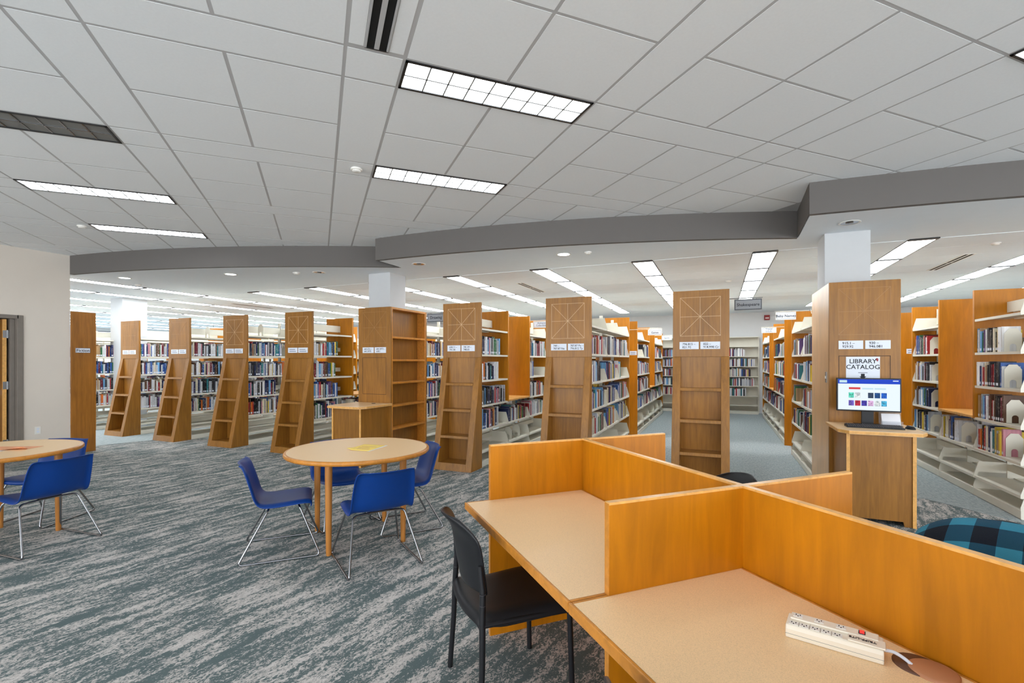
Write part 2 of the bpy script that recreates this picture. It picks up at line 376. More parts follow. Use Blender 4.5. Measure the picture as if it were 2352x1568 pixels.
# upper ceiling: slab, grid and tiles in the 45 degree grid
o = obj('ceiling', MB().prism([(-9.7, -5), (9, -5), (9, 7.8), (.82, 7.0), (-9.7, 6.6)], ZU+.001, ZU+.08, 'z'), 'grid'); struct(o, 'upper suspended tile ceiling'); ceil = o
UP, VP_ = 1.5535, 1.583; U0, V0 = .135, 2.75
G = .02
def visible_tile(u0, u1, v0, v1):
    x, y = uv((u0+u1)/2, (v0+v1)/2)
    if x < -10.1 or x > 8.6 or y > soffit_y(x)+.75 or y < -1.5: return False
    d = -x*sin(YAW)+y*cos(YAW); r = x*cos(YAW)+y*sin(YAW)
    if d < .35: return False
    px = 1176+FPX*r/d; py = 829-FPX*(ZU-EYE)/d
    return -900 < px < 3300 and py > -900
tile_me = {}
def tile(u0, u1, v0, v1, z=ZU):
    if not visible_tile(u0, u1, v0, v1): return
    a, b = round(u1-u0-G, 3), round(v1-v0-G, 3); key = (a, b)
    if key not in tile_me:
        h, w = .001, .0002
        q = MB(); vs = [(-a/2+w, -b/2+w, 0), (a/2-w, -b/2+w, 0), (a/2-w, b/2-w, 0), (-a/2+w, b/2-w, 0), (-a/2, -b/2, w), (a/2, -b/2, w), (a/2, b/2, w), (-a/2, b/2, w), (-a/2, -b/2, h), (a/2, -b/2, h), (a/2, b/2, h), (-a/2, b/2, h)]
        q.add(vs, [(0, 3, 2, 1), (0, 1, 5, 4), (1, 2, 6, 5), (2, 3, 7, 6), (3, 0, 4, 7), (4, 5, 9, 8), (5, 6, 10, 9), (6, 7, 11, 10), (7, 4, 8, 11)])
        tile_me[key] = q.mesh('ceiling_tile', [M['tile']])
    x, y = uv((u0+u1)/2, (v0+v1)/2)
    link('ceiling_tile', tile_me[key], ceil, (x, y, z), (0, 0, R(45)))
LIGHTS = [(0, 0), (0, 1), (-2, 1), (-2, 2), (-2, 3), (2, -1), (0, -1), (-2, 0), (4, -2)]     # (bay in u, strip in v)
for i in range(-7, 8):
    us, ue, un = U0+UP*i, U0+UP*i+.317, U0+UP*(i+1); um = (ue+un)/2
    for j in range(-3, 6):
        vs, ve, vn = V0+VP_*j, V0+VP_*j+.307, V0+VP_*(j+1); vm = (ve+vn)/2
        if not (i == 0 and j == -1): tile(us, ue, ve, vn)
        tile(us, ue, vs, ve)
        if (i, j) not in LIGHTS: tile(ue, un, vs, ve)
        for a in ((ue, um), (um, un)):
            for b in ((ve, vm), (vm, vn)): tile(*a, *b)
def troffer(i, j, lit, lab):
    u0, u1 = U0+UP*i+.317+.006, U0+UP*(i+1)-.006; v0, v1 = V0+VP_*j+.006, V0+VP_*j+.307-.006
    x, y = uv((u0+u1)/2, (v0+v1)/2); a, b = (u1-u0)/2, (v1-v0)/2
    o = thing('ceiling_light', lab, 'ceiling light', (x, y, ZU), R(45), 'louvred fluorescent fixtures in the upper ceiling')
    fm = MB(); w = .016
    for (p, q, r, s_) in ((-a, a, -b, -b+w), (-a, a, b-w, b), (-a, -a+w, -b, b), (a-w, a, -b, b)): fm.box(p, q, r, s_, -.006, .003)
    obj('frame', fm, 'black', o)
    obj('diffuser', MB().box(-a+w, a-w, -b+w, b-w, .0005, .0028), 'lamp_up' if lit else 'slot', o)
    lm = 'chrome' if not lit else 'slot'
    for k in range(1, 9):
        xx = -a+w+(2*a-2*w)*k/9
        obj('louver', MB().box(xx-.0042, xx+.0042, -b+w, b-w, -.004, .001), lm, o)
    obj('louver_spine', MB().box(-a+w, a-w, -.0042, .0042, -.004, .001), lm, o)
troffer(0, 0, True, 'largest lit louvred ceiling light, near the slot diffuser')
troffer(0, 1, True, 'lit louvred ceiling light beside the round smoke detector')
troffer(-2, 1, False, 'unlit grey louvred ceiling light at the left')
troffer(-2, 2, True, 'lit louvred ceiling light between the unlit one and the farthest one')
troffer(-2, 3, True, 'farthest lit louvred ceiling light near the left wall')
troffer(2, -1, True, 'ceiling light whose dark corner peeks in at the upper right edge')
troffer(0, -1, True, 'lit ceiling light overhead, outside the top of the picture')
troffer(-2, 0, True, 'lit ceiling light overhead at far left outside the picture')
troffer(4, -2, True, 'lit ceiling light overhead at far right outside the picture')
# slot diffuser in the strip
x, y = uv(U0+.158, V0-.66); o = thing('slot_diffuser', 'black double slot air diffuser at the top of the picture', 'air diffuser', (x, y, ZU), R(45))
obj('slot_void', MB().box(-.052, .052, -.63, .63, .0004, .0028), 'dark', o)
for q in (-.062, .054): obj('slot_edge', MB().box(q-.001, q+.009, -.635, .635, -.004, .006), 'grid', o)
obj('slot_divider', MB().box(-.013, .013, -.63, .63, -.003, .002), 'grid', o)
obj('slot_end', MB().box(-.062, .063, .63, .637, -.004, .006), 'black', o)
for q in (-1, 1): obj('blank_strip', MB().box(min(q*.068, q*.145), max(q*.068, q*.145), -.63, .63, 0, .003), 'tile', o)
def detector(x, y, z, lab, r=.05):
    o = thing('smoke_detector', lab, 'smoke detector', (x, y, z), 0, 'small round detectors on the ceilings')
    obj('base', MB().lathe([(r, 0), (r, -.012), (r*.9, -.016)], 24), 'white', o); obj('cap', MB().lathe([(r*.75, -.016), (r*.7, -.026), (r*.3, -.03)], 24), 'white', o)
detector(*uv(.311, 4.476), ZU-.002, 'round detector on the upper ceiling beside the second light')
detector(*uv(-2.76, 7.643), ZU-.002, 'round detector on the upper ceiling beside the farthest left light')
detector(-6.15, 5.69, ZL, 'round detector on the lower ceiling left of a chrome downlight', .055)
detector(-9.77, 5.435, ZL, 'small round detector on the lower ceiling at far left', .05)
detector(-1.547, 6.09, ZL, 'small round detector beside the lit downlight right of centre', .045)
detector(.15, 9.2, ZL, 'small round detector on the lower ceiling left of the Shakespeare aisle light', .05)
detector(3.0, 7.5, ZL, 'small round detector on the lower ceiling near the right slot diffuser', .05)
def downlight(x, y, lit, lab):
    o = thing('downlight', lab, 'downlight', (x, y, ZL), 0, 'round downlights in the soffit')
    obj('trim_ring', MB().lathe([(.078, 0), (.098, -.001), (.099, -.005), (.09, -.007), (.078, -.004)], 32, cap=False), 'white', o)
    if lit: obj('lens', MB().lathe([(.08, -.003), (.05, -.0025), (.005, -.0025)], 32), 'spot', o)
    else:
        obj('reflector', MB().lathe([(.08, -.003), (.06, -.0015), (.035, -.001)], 32, cap=False), 'chrome', o)
        obj('lamp_socket', MB().lathe([(.036, -.001), (.03, -.009), (.012, -.012)], 24), 'steel', o)
for x, y, l, lab in [(-7.237, 5.377, 1, 'lit downlight in the left part of the soffit'), (-5.793, 5.806, 0, 'chrome downlight left of the bookcase column'), (-9.197, 4.911, 1, 'lit downlight nearest the left wall'),
                     (-3.98, 5.878, 0, 'chrome downlight right of the bookcase column'), (-1.875, 6.094, 1, 'lit downlight above the panel marked 749'), (1.21, 5.838, 0, 'chrome downlight in front of the catalog column')]: downlight(x, y, l, lab)
# lower ceiling light runs and tiles
RX = [.54+1.535*n for n in range(-15, 1)]+[2.15, 3.82, 5.45]
ordinal = lambda i: ['first', 'second', 'third', 'fourth', 'fifth', 'sixth', 'seventh', 'eighth', 'ninth', 'tenth', 'eleventh', 'twelfth', 'thirteenth', 'fourteenth', 'fifteenth', 'sixteenth', 'seventeenth', 'eighteenth', 'nineteenth', 'twentieth'][i]
unit_me = MB().box(-.135, .135, .006, 1.21, -.003, 0).mesh('diffuser', [M['lamp']])
bar_me = MB().box(-.14, .14, -.032, .032, -.014, 0).mesh('cross_bar', [M['black']])
for i, x in enumerate(RX):
    y0 = 6.94 if x > -9.5 else 2.06; nn = 6 if x > -9.5 else 10
    k = len(RX)-1-i
    o = thing('linear_light', f'{ordinal(k)} row of lit fluorescent panels counted from the right', 'ceiling light', (x, y0, ZL), 0, 'fluorescent rows above the stacks')
    for s_ in (-1, 1): obj('side_rail', MB().box(min(s_*.135, s_*.147), max(s_*.135, s_*.147), 0, 1.22*nn, -.006, 0), 'black', o)
    for q in range(nn):
        link('diffuser', unit_me, o, (0, 1.22*q, 0)); link('cross_bar', bar_me, o, (0, 1.22*q, 0))
for a, b in zip(RX[7:], RX[8:]):
    w = b-a-.294-.012
    me = MB().box(-w/2, w/2, -.301, .301, -.005, 0).mesh('ceiling_tile', [M['gyp']])
    for q in range(12):
        link('ceiling_tile', me, lowceil, ((a+b)/2, 7.25+.61*q, ZL))
def slot(x, y0, y1, lab):
    o = thing('slot_diffuser', lab, 'air diffuser', (x, y0, ZL-.005), 0, 'slot diffusers above the aisles')
    L = y1-y0
    obj('plate', MB().box(-.07, .07, 0, L, -.004, 0), 'white', o)
    for q in (-.03, .03):
        for h in (0, 1): obj('slot_void', MB().box(q-.014, q+.014, .01+h*L/2, L/2-.02+h*L/2, -.0055, -.004), 'dark', o)
slot(-3.28, 8.0, 9.22, 'narrow slot diffuser in the ceiling above panel 658.11')
slot(3.0, 8.13, 9.36, 'narrow slot diffuser at the upper right of the stacks')
slot(-10.85, 8.1, 9.25, 'narrow slot diffuser far left above the stacks')

# ---------------------------------------------------------------- shelving ranges
XC = {-10: -15.85, -9: -14.28, -8: -12.72, -7: -11.15, -6: -9.58, -5: -8.03, -4: -6.49, -3: -4.93, -2: -3.37, -1: -1.80, 0: -.2, 1: 1.37, 2: 2.92, 3: 4.5}
LEV = [.085, .22, .53, .87, 1.225, 1.59, 1.96]
SEC = .93; Y0 = 6.08
SEG = [(Y0, 3), (9.83, 5)]
ALC = {-4: (0, 1), -2: (0, 1), 0: (0, 1), 2: (0, 1), -1: (1, 2), 1: (1, 2), -6: (1, 2), -5: (1, 3), -7: (0, 2)}
WH = 2.29
def shelf_mesh(top):
    q = MB(); w = SEC-.02
    # plate with rolled front lip, then a low rear stop strip
    q.prism([(.03, -.004), (.03, .004), (.30, .004), (.30, -.022), (.288, -.022), (.288, -.004)], .01, .01+w, 'y')
    if top: q.box(.022, .028, .01, .01+w, .07, .185)
    else: q.box(.022, .028, .01, .01+w, .085, .155)
    return q
def bracket_mesh():
    return MB().prism([(.025, -.02), (.305, -.02), (.305, .012), (.262, .165), (.025, .165)], -.0015, .0015, 'y')
def base_mesh():
    q = MB(); w = SEC-.004
    q.prism([(.0, 0), (.295, 0), (.305, .012), (.305, .085), (.0, .085)], .002, .002+w, 'y'); return q
ME_S = shelf_mesh(0).mesh('shelf', [M['shelf']]); ME_T = shelf_mesh(1).mesh('shelf', [M['shelf']])
ME_B = bracket_mesh().mesh('shelf_bracket', [M['shelf']]); ME_K = base_mesh().mesh('base_shelf', [M['shelf']])
q = MB().box(-.025, .025, -.016, .016, 0, 2.25)
ME_U = q.mesh('upright', [M['shelf']])
q = MB()
for s_ in (-1, 1): q.box(min(s_*.0245, s_*.0262), max(s_*.0245, s_*.0262), -.006, .006, .1, 2.2)
ME_US = q.mesh('slot_channel', [M['slot']])
q = MB().box(-.305, .305, -.018, .018, 0, WH); ME_W = q.mesh('wood_divider', [M['honey']])
q = MB().box(-.305, .305, -.018, .018, .86, WH); ME_WA = q.mesh('wood_divider', [M['honey']])
FRONT = {-10: 'a far left shelving range', -9: 'a far left shelving range', -8: 'far left flat wooden panel', -7: 'leftmost slanted display panel', -6: 'second slanted display panel from the left', -5: 'third slanted display panel from the left',
         -4: 'slanted display panel just left of the kiosk', -3: 'open wooden bookcase', -2: 'slanted panel right of the open bookcase', -1: 'slanted panel near the middle of the picture', 0: 'slanted panel beside the Shakespeare sign', 1: 'catalog computer cabinet', 2: '', 3: ''}
ROWS = []         # (k, side, y, z, seg, sec) where books may stand
EP = {}
def inlay(parent, x0, x1, z0, z1, y, faint=False):
    xm, zm = (x0+x1)/2, (z0+z1)/2; w = .0038
    def strip(a, b):
        a, b = Vector((a[0], 0, a[1])), Vector((b[0], 0, b[1])); d = (b-a).normalized(); n = Vector((-d.z, 0, d.x))*w/2
        f = [(a-n), (b-n), (b+n), (a+n)]; q = MB().prism([(p.x, p.z) for p in f], y-.0012, y+.001, 'y')
        obj('inlay_strip', q, 'inlay' if not faint else 'inlay_faint', parent)
    for a, b in [((x0, z0), (x1, z0)), ((x0, z1), (x1, z1)), ((x0, z0), (x0, z1)), ((x1, z0), (x1, z1)), ((xm, z0), (xm, z1)), ((x0, zm), (x1, zm)), ((x0, z0), (x1, z1)), ((x0, z1), (x1, z0))]: strip(a, b)
def cards(parent, k, x0, x1, z0, z1, y):
    if k not in CARDS: return
    g = .018; w = (x1-x0-g)/2
    for i, t in enumerate(CARDS[k]):
        a = x0+i*(w+g)
        q = obj('label_card', MB().box(a, a+w, y-.004, y, z0, z1), 'card', parent)
        if t:
            me = TXT[t].copy(); me.materials.clear(); me.materials.append(M['ink']); link('lettering', me, None, (a+.032, y-.0046, z1-.038), (pi/2, 0, 0)).parent = parent
        else:
            for r_ in range(2): obj('print_line', MB().box(a+.03, a+w-.05+.02*r_, y-.0046, y-.004, z1-.035-.03*r_, z1-.025-.03*r_), 'inkgrey', parent)
def end_panel(parent, k):
    # upper flat panel over a leaning display case with four ledges (local x centred, world y)
    e = obj('end_panel', MB().box(-.307, .307, Y0-.035, Y0, 1.55, 2.325), 'panel', parent, bevel=.003)
    e['label'] = 'upper wooden panel with inlaid star square'
    zt, yf, yb = 1.55, Y0-.335, Y0; ytop = Y0-.036
    def fy(z): return yf+(ytop-yf)*z/zt
    for a, b in ((-.307, -.218), (.218, .307)):
        obj('side_stile', MB().prism([(yb, 0), (yb, zt), (ytop, zt), (yf, 0)], a, b, 'x'), 'panel', parent, bevel=.003)
    obj('back_board', MB().box(-.218, .218, yb-.02, yb-.002, .1, zt), 'panel', parent)
    obj('toe_rail', MB().prism([(yf, 0), (fy(.1), .1), (yb-.02, .1), (yb-.02, 0)], -.218, .218, 'x'), 'panel', parent)
    for z in (.465, .828, 1.19):
        obj('display_ledge', MB().prism([(fy(z-.035)-.004, z-.035), (fy(z)-.004, z), (yb-.02, z), (yb-.02, z-.03)], -.218, .218, 'x'), 'panel', parent, bevel=.002)
    inlay(e, -.224, .214, 1.795, 2.245, Y0-.035, k in (-7, -6)); cards(e, k, -.232, .21, 1.64, 1.725, Y0-.035)
for k, xc in XC.items():
    lab = {2: 'cream steel shelving range at the right edge with book supports', 3: 'cream steel shelving range beyond the right edge'}.get(k, f'cream steel shelving range behind the {FRONT[k]}' if k > -9 else ('cream steel shelving range seen third beyond the left wall' if k == -10 else 'cream steel shelving range seen second beyond the left wall'))
    o = thing('shelving_range', lab, 'bookshelf', (xc, 0, 0), 0, 'rows of library stacks')
    simple = k <= -9 or k == 3
    for sg, (ys, ns) in enumerate(SEG):
        st = 1 if (sg == 0 and k in (-3, 1)) else 0
        for i in range(st, ns+1):
            link('upright', ME_U, o, (0, ys+SEC*i, 0))
            if not simple: link('slot_channel', ME_US, o, (0, ys+SEC*i, 0))
        for i in range(st, ns):
            alc = ALC.get(k) == (sg, i)
            for s_ in (-1, 1):
                # faces turned from the camera and far ends out of sight stay plain
                for li, z in enumerate(LEV):
                    if alc and li > 2: continue
                    rot = (0, 0, 0) if s_ == 1 else (0, 0, pi); yy = ys+SEC*i if s_ == 1 else ys+SEC*(i+1)
                    if li == 0: sh = link('base_shelf', ME_K, o, (0, yy, 0), rot)
                    else: sh = link('shelf', ME_T if li == 6 else ME_S, o, (0, yy, z), rot)
                    if not simple and (k, s_) not in ((-7, -1), (-6, -1), (-5, -1), (0, 1), (0, -1)):
                        for e in (.006, SEC-.008): link('shelf_bracket', ME_B, sh, (0, e, .105 if li == 0 else 0))
                    if 2 <= li <= 5: ROWS.append((k, s_, ys+SEC*i, z+.005, sg, i, alc))
            if alc:
                ct = obj('counter', MB().box(-.32, .32, ys+SEC*i+.014, ys+SEC*(i+1)-.014, .865, .892), 'edge_light', o, bevel=.004)
        # wooden dividers
        ends = [ys+SEC*ns+.017]
        if sg == 1 or k in (3,) or k <= -8: ends.append(ys-.017)
        for y in ends:
            w = link('wood_divider', ME_W, o, (0, y, 0))
        if sg == 1 and k in (-1, 2):
            cx = {-1: .15, 2: -.11}[k]
            cd = obj('label_card', MB().box(cx, cx+.145, ys-.036, ys-.031, 1.62, 1.7), 'card', o)
            for r_ in range(2): obj('print_line', MB().box(cx+.02, cx+.12, ys-.0364, ys-.036, 1.635+.03*r_, 1.645+.03*r_), 'inkgrey', cd)
        if ALC.get(k, (9,))[0] == sg:
            i = ALC[k][1]
            for y in (ys+SEC*i, ys+SEC*(i+1)): link('wood_divider', ME_WA, o, (0, y, 0))
    if -7 <= k <= 0 and k != -3: end_panel(o, k)
# ---------------------------------------------------------------- cabinets round the two front columns
def cabinet(k, xc, y1, lab):
    o = thing('column_cabinet', lab, 'cabinet', (xc, 0, 0))
    yf = 6.0
    f_ = obj('front_panel', MB().box(-.307, .307, yf, yf+.03, 0, 2.325), 'panel', o, bevel=.003)
    inlay(f_, -.222, .222, 1.775, 2.255, yf, True); cards(f_, k, -.222, .222, 1.625, 1.712, yf)
    for a in ((-.222, -.216, .99, 1.555), (.216, .222, .99, 1.555), (-.222, .222, .989, .995), (-.222, .222, 1.55, 1.556)):
        obj('inset_groove', MB().box(a[0], a[1], yf-.0008, yf+.001, a[2], a[3]), 'groove', f_)
    return o, yf
cb, yf = cabinet(-3, -4.875, 6.9, 'wooden cabinet with open bookshelves wrapped round the middle column')
obj('left_panel', MB().box(-.307, -.28, yf+.03, 6.95, 0, 2.325), 'panel', cb); obj('rear_panel', MB().box(-.307, .307, 6.95, 6.98, 0, 2.325), 'panel', cb)
bc = obj('bookcase_back', MB().box(.135, .15, yf+.03, 6.95, 0, 2.325), 'panel', cb)
for y in (yf+.03, 6.925): obj('bookcase_side', MB().box(.15, .305, y, y+.025, 0, 2.325), 'trim', cb, bevel=.002)
obj('bookcase_top', MB().box(.15, .305, yf+.055, 6.925, 2.295, 2.325), 'trim', cb)
for z in (.13, .478, .827, 1.179, 1.527, 1.878): obj('bookcase_shelf', MB().box(.15, .303, yf+.055, 6.925, z-.03, z), 'trim', cb, bevel=.003)
cb, yf = cabinet(1, 1.37, 7.0, 'wooden cabinet holding the library catalog notice round the right column')
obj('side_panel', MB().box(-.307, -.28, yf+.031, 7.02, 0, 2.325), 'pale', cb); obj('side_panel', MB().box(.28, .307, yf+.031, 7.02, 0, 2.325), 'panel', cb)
obj('rear_panel', MB().box(-.28, .28, 6.99, 7.02, 0, 2.325), 'panel', cb)
pl = thing('wall_switch', 'small grey switch plate on the pale cabinet side', 'switch', (1.37-.307, 6.14, 1.326)); obj('cover_plate', MB().box(-.006, 0, -.036, .036, -.058, .058), 'steel', pl, bevel=.002); obj('toggle', MB().box(-.012, -.006, -.006, .006, -.014, .014), 'white', pl)
def kiosk(xc, lab, ml=0):
    o = thing('kiosk_stand', lab, 'stand', (xc, 0, 0)); yb = 5.998
    obj('worktop', MB().prism([(-.335, yb), (-.335, 5.42), (-.27, 5.31), (.27, 5.31), (.335, 5.42), (.335, yb)], .83, .862, 'z'), 'lam', o)
    obj('worktop_edge', MB().prism([(-.338, yb), (-.338, 5.42), (-.272, 5.306), (.272, 5.306), (.338, 5.42), (.338, yb)], .8335, .8585, 'z'), 'edge_light', o)
    for a, b in ((-.275, -.247), (.225, .253)):
        sb_ = obj('side_board', MB().box(a, b, 5.402, yb, 0, .83), 'panel', o); obj('front_edge', MB().box(a, b, 5.398, 5.402, 0, .83), 'edge_light', sb_)
    obj('front_board', MB().prism([(-.247, 0), (-.2, 0), (-.19, .045), (.16, .045), (.17, 0), (.225, 0), (.225, .83), (-.247, .83)], 5.412, 5.43, 'y'), 'panel', o)
    obj('grommet', MB().lathe([(.03, .862), (.03, .866), (.012, .866)], 20, (.1, 5.86, 0)), 'blackpl', o)
    return o
k1 = kiosk(1.37, 'wooden standing kiosk carrying the catalog computer')
kiosk(-4.875, 'empty wooden standing kiosk left of the open bookcase')
# ---------------------------------------------------------------- shelving on the far wall
o = thing('end_shelving', 'cream steel wall shelving at the far end of the aisles', 'bookshelf', (0, 15.15, 0), 0)
for i in range(5):
    x = 1.03-.93*i
    obj('upright', MB().box(x-.02, x+.02, .3, .34, 0, 2.2), 'shelf', o)
    if i == 4: break
    for z in (.08, .25, .51, .795, 1.067, 1.351, 1.636, 1.92, 2.19): obj('shelf', MB().box(x-.91, x-.02, .03 if z > .1 else 0, .3, z-.02 if z > .1 else 0, z), 'shelf', o)
    obj('back_sheet', MB().box(x-.92, x-.01, .32, .33, .08, 2.19), 'shelf', o)
fa = thing('fire_alarm', 'small red fire alarm on the far wall', 'alarm', (1.25, 15.55, 2.74)); obj('housing', MB().box(-.07, .07, -.06, 0, -.07, .07), 'red', fa, bevel=.01); obj('strobe', MB().box(-.045, .045, -.07, -.06, -.03, 0), 'white', fa)
# fiction panel beside the wall edge
fp = thing('fiction_panel', 'tall dark wooden panel with a Fiction sign at the wall end', 'panel', (WX+.02, 4.37, 0))
obj('board', MB().box(-.03, 0, 0, .335, 0, 2.305), 'door', fp, bevel=.003)
pq = obj('sign_plate', MB().box(0, .006, .055, .255, 1.635, 1.715), 'card', fp); put_text('Fiction', fp, (.0066, .155, 1.652), (pi/2, 0, pi/2))
for a in ((.055, .255, 1.635, 1.639), (.055, .255, 1.711, 1.715), (.055, .059, 1.635, 1.715), (.251, .255, 1.635, 1.715)): obj('sign_border', MB().box(.0055, .007, *a), 'ink', pq)
# ---------------------------------------------------------------- aisle signs
def sign(text, x0, x1, z0, z1, y, grey, lab, arm_from=None):
    o = thing('aisle_sign', lab, 'sign', ((x0+x1)/2, y, (z0+z1)/2), 0, 'small hanging aisle signs'); w, h = (x1-x0)/2, (z1-z0)/2
    obj('sign_board', MB().box(-w, w, 0, .006, -h, h), 'signdark' if grey else 'white', o)
    obj('sign_face', MB().box(-w+.012, w-.012, -.001, .001, -h+.012, h-.012), 'signgrey' if grey else 'card', o)
    if not grey:
        b = .016
        for a in ((-w+b, w-b, h-b-.003, h-b), (-w+b, w-b, -h+b, -h+b+.003), (-w+b, -w+b+.003, -h+b, h-b), (w-b-.003, w-b, -h+b, h-b)): obj('sign_border', MB().box(a[0], a[1], -.0016, -.001, a[2], a[3]), 'inkgrey', o)
    if text:
        n = text.count('\n'); put_text(text, o, (0, -.0016, (-.018 if n == 0 else .012)), (pi/2, 0, 0), 'ink' if n == 0 else 'inkgrey')
    else:
        obj('print_line', MB().box(-w*.6, w*.6, -.0016, -.001, -.01, .012), 'ink', o)
    zt = h+.012
    if arm_from is not None:
        a = arm_from-(x0+x1)/2
        obj('hanger_arm', MB().tube([(a, .003, zt-.05), (a*.98, .003, zt+.02), (a*.9, .003, zt), (-math.copysign(w*1.05, a), .003, zt)], .004, 6), 'shelf' if not grey else 'signdark', o)
    for q in (-.6, .6): obj('hook', MB().tube([(q*w, .003, h-.002), (q*w, .003, zt)], .003, 6), 'steel', o)
sign('Drawing', -4.18, -3.86, 2.105, 2.235, 6.4, 1, 'grey Drawing sign hanging beside the open bookcase', -3.42)
sign('Shakespeare', .17, .47, 2.12, 2.25, 6.5, 1, 'grey Shakespeare sign over the aisle right of panel 796.815', -.15)
sign('Baby Names', .835, 1.12, 2.16, 2.285, 8.83, 0, 'white Baby Names sign above the stack beside the catalog cabinet', 1.33)
sign('Travel\nU.S.A.', .83, 1.11, 2.10, 2.21, 11.6, 0, 'white Travel U.S.A. sign below and left of Baby Names', 1.33)
sign('Sports', -1.50, -1.22, 2.13, 2.25, 11.55, 0, 'upper white Sports sign above the Games sign', -1.78)
sign('Games', -1.285, -1.02, 2.005, 2.11, 9.75, 0, 'white Games sign just below a Sports sign', -1.76)
sign('Sports', -1.47, -1.2, 2.08, 2.2, 14.0, 0, 'white Sports sign partly hidden behind panel 796.815', -1.7)
sign('Antiques\nCollectibles', -3.06, -2.74, 2.09, 2.21, 8.1, 0, 'white Antiques Collectibles sign partly hidden behind panel 749', -3.3)
sign('', -9.1, -8.88, 2.08, 2.21, 6.6, 1, 'small grey sign between the second and third slanted panels', -9.4)
sign('', -8.62, -8.42, 2.2, 2.31, 8.0, 1, 'small grey sign seen above the shelves left of the fourth slanted panel', -8.2)

# ---------------------------------------------------------------- round tables
def round_table(x, y, rz, lab):
    o = thing('round_table', lab, 'table', (x, y, 0), rz, 'round reading tables'); r = .59; h = .757
    obj('tabletop', MB().lathe([(.001, h-.03), (r-.022, h-.03), (r-.022, h), (.001, h)], 72, sm=False), 'lam', o)
    obj('edge_band', MB().lathe([(r-.022, h-.034), (r-.008, h-.034), (r, h-.026), (r, h-.009), (r-.006, h-.001), (r-.022, h)], 72, cap=False), 'trim', o)
    for k in range(4):
        a = k*pi/2; c = (.415*cos(a), .415*sin(a), 0)
        l = obj('leg', MB().lathe([(.018, 0), (.02, .006), (.026, .45), (.028, h-.1), (.028, h-.034)], 20, c), 'leg', o)
        obj('mount_plate', MB().box(c[0]-.045, c[0]+.045, c[1]-.045, c[1]+.045, h-.05, h-.034), 'trim', l, bevel=.004)
    return o
round_table(-2.83, 3.285, R(8), 'round beige table with four blue chairs and a yellow sheet')
round_table(-5.58, 1.99, R(62), 'round beige table cut off by the left edge of the picture')
def sheet(pts, z, mat, name, lab, cat, curl=0, lines=0):
    P = [Vector((*p, z)) for p in pts]; cx = sum(P, Vector())/4
    G_ = []
    for i in range(9):
        row = []
        for j in range(9):
            a, b = i/8, j/8; p = (P[0]*(1-a)+P[1]*a)*(1-b)+(P[3]*(1-a)+P[2]*a)*b
            e = max(0, (1-a)-.72)*max(0, (1-b)-.55)
            p = p+Vector((0, 0, curl*e)); row.append(p-cx+Vector((0, 0, .0012)))
        G_.append(row)
    o = thing(name, lab, cat, (cx.x, cx.y, z)); obj('page', MB().grid(G_), mat, o, solid=.0006)
    for k in range(lines):
        a0, b0 = .15+.04*(k % 2), .2+.14*k
        q = []
        for (a, b) in ((a0, b0), (.85-.1*(k % 3), b0), (.85-.1*(k % 3), b0+.04), (a0, b0+.04)):
            p = (P[0]*(1-a)+P[1]*a)*(1-b)+(P[3]*(1-a)+P[2]*a)*b; q.append(((p-cx).x, (p-cx).y))
        obj('print_line', MB().prism(q, .0018, .0021, 'z'), 'trim', o)
    return o
TZ = .757
sheet([(-2.645, 3.19), (-2.68, 3.48), (-2.70, 3.475), (-2.665, 3.185)], TZ, 'paper', 'paper_sheet', 'white sheet edge under the yellow paper', 'paper')
sheet([(-2.862, 3.168), (-2.655, 3.192), (-2.698, 3.474), (-2.912, 3.446)], TZ+.0012, 'yellow', 'paper_sheet', 'yellow printed sheet on the middle round table', 'paper', .12, 4)
sheet([(-5.35, 2.10), (-5.42, 2.27), (-5.75, 2.10), (-5.68, 1.93)], TZ, 'pink', 'paper_sheet', 'salmon coloured leaflet on the left round table', 'paper', .2, 4)
sheet([(-5.38, 1.84), (-5.44, 2.03), (-5.72, 1.9), (-5.66, 1.7)], TZ+.001, 'paper', 'paper_sheet', 'white sheet on the left round table', 'paper', 0, 2)
# ---------------------------------------------------------------- blue shell chairs
def shell():
    prof = [(.205, .398, .190, 0), (.222, .418, .205, 0), (.205, .440, .214, 0), (.13, .440, .222, 0), (.04, .432, .226, 0), (-.06, .426, .228, .0), (-.125, .428, .228, .12), (-.172, .448, .226, .4), (-.205, .495, .224, .75),
            (-.225, .55, .222, 1), (-.243, .61, .219, 1), (-.262, .675, .214, 1), (-.28, .73, .207, 1), (-.296, .757, .2, 1), (-.316, .765, .192, 1)]
    P = []
    for y, z, w, b in prof:
        row = []
        for t in (-1.03, -1, -.9, -.7, -.4, 0, .4, .7, .9, 1, 1.03):
            e = max(0, abs(t)-.9)/.13; t2 = min(1, abs(t))**2
            row.append((w*t, y+b*(.055*t2-.03*e), z+(1-b)*(.02*t2-.03*e)))
        P.append([(a, b, c*.945) for a, b, c in row])
    return MB().grid(P)
SHELL = None
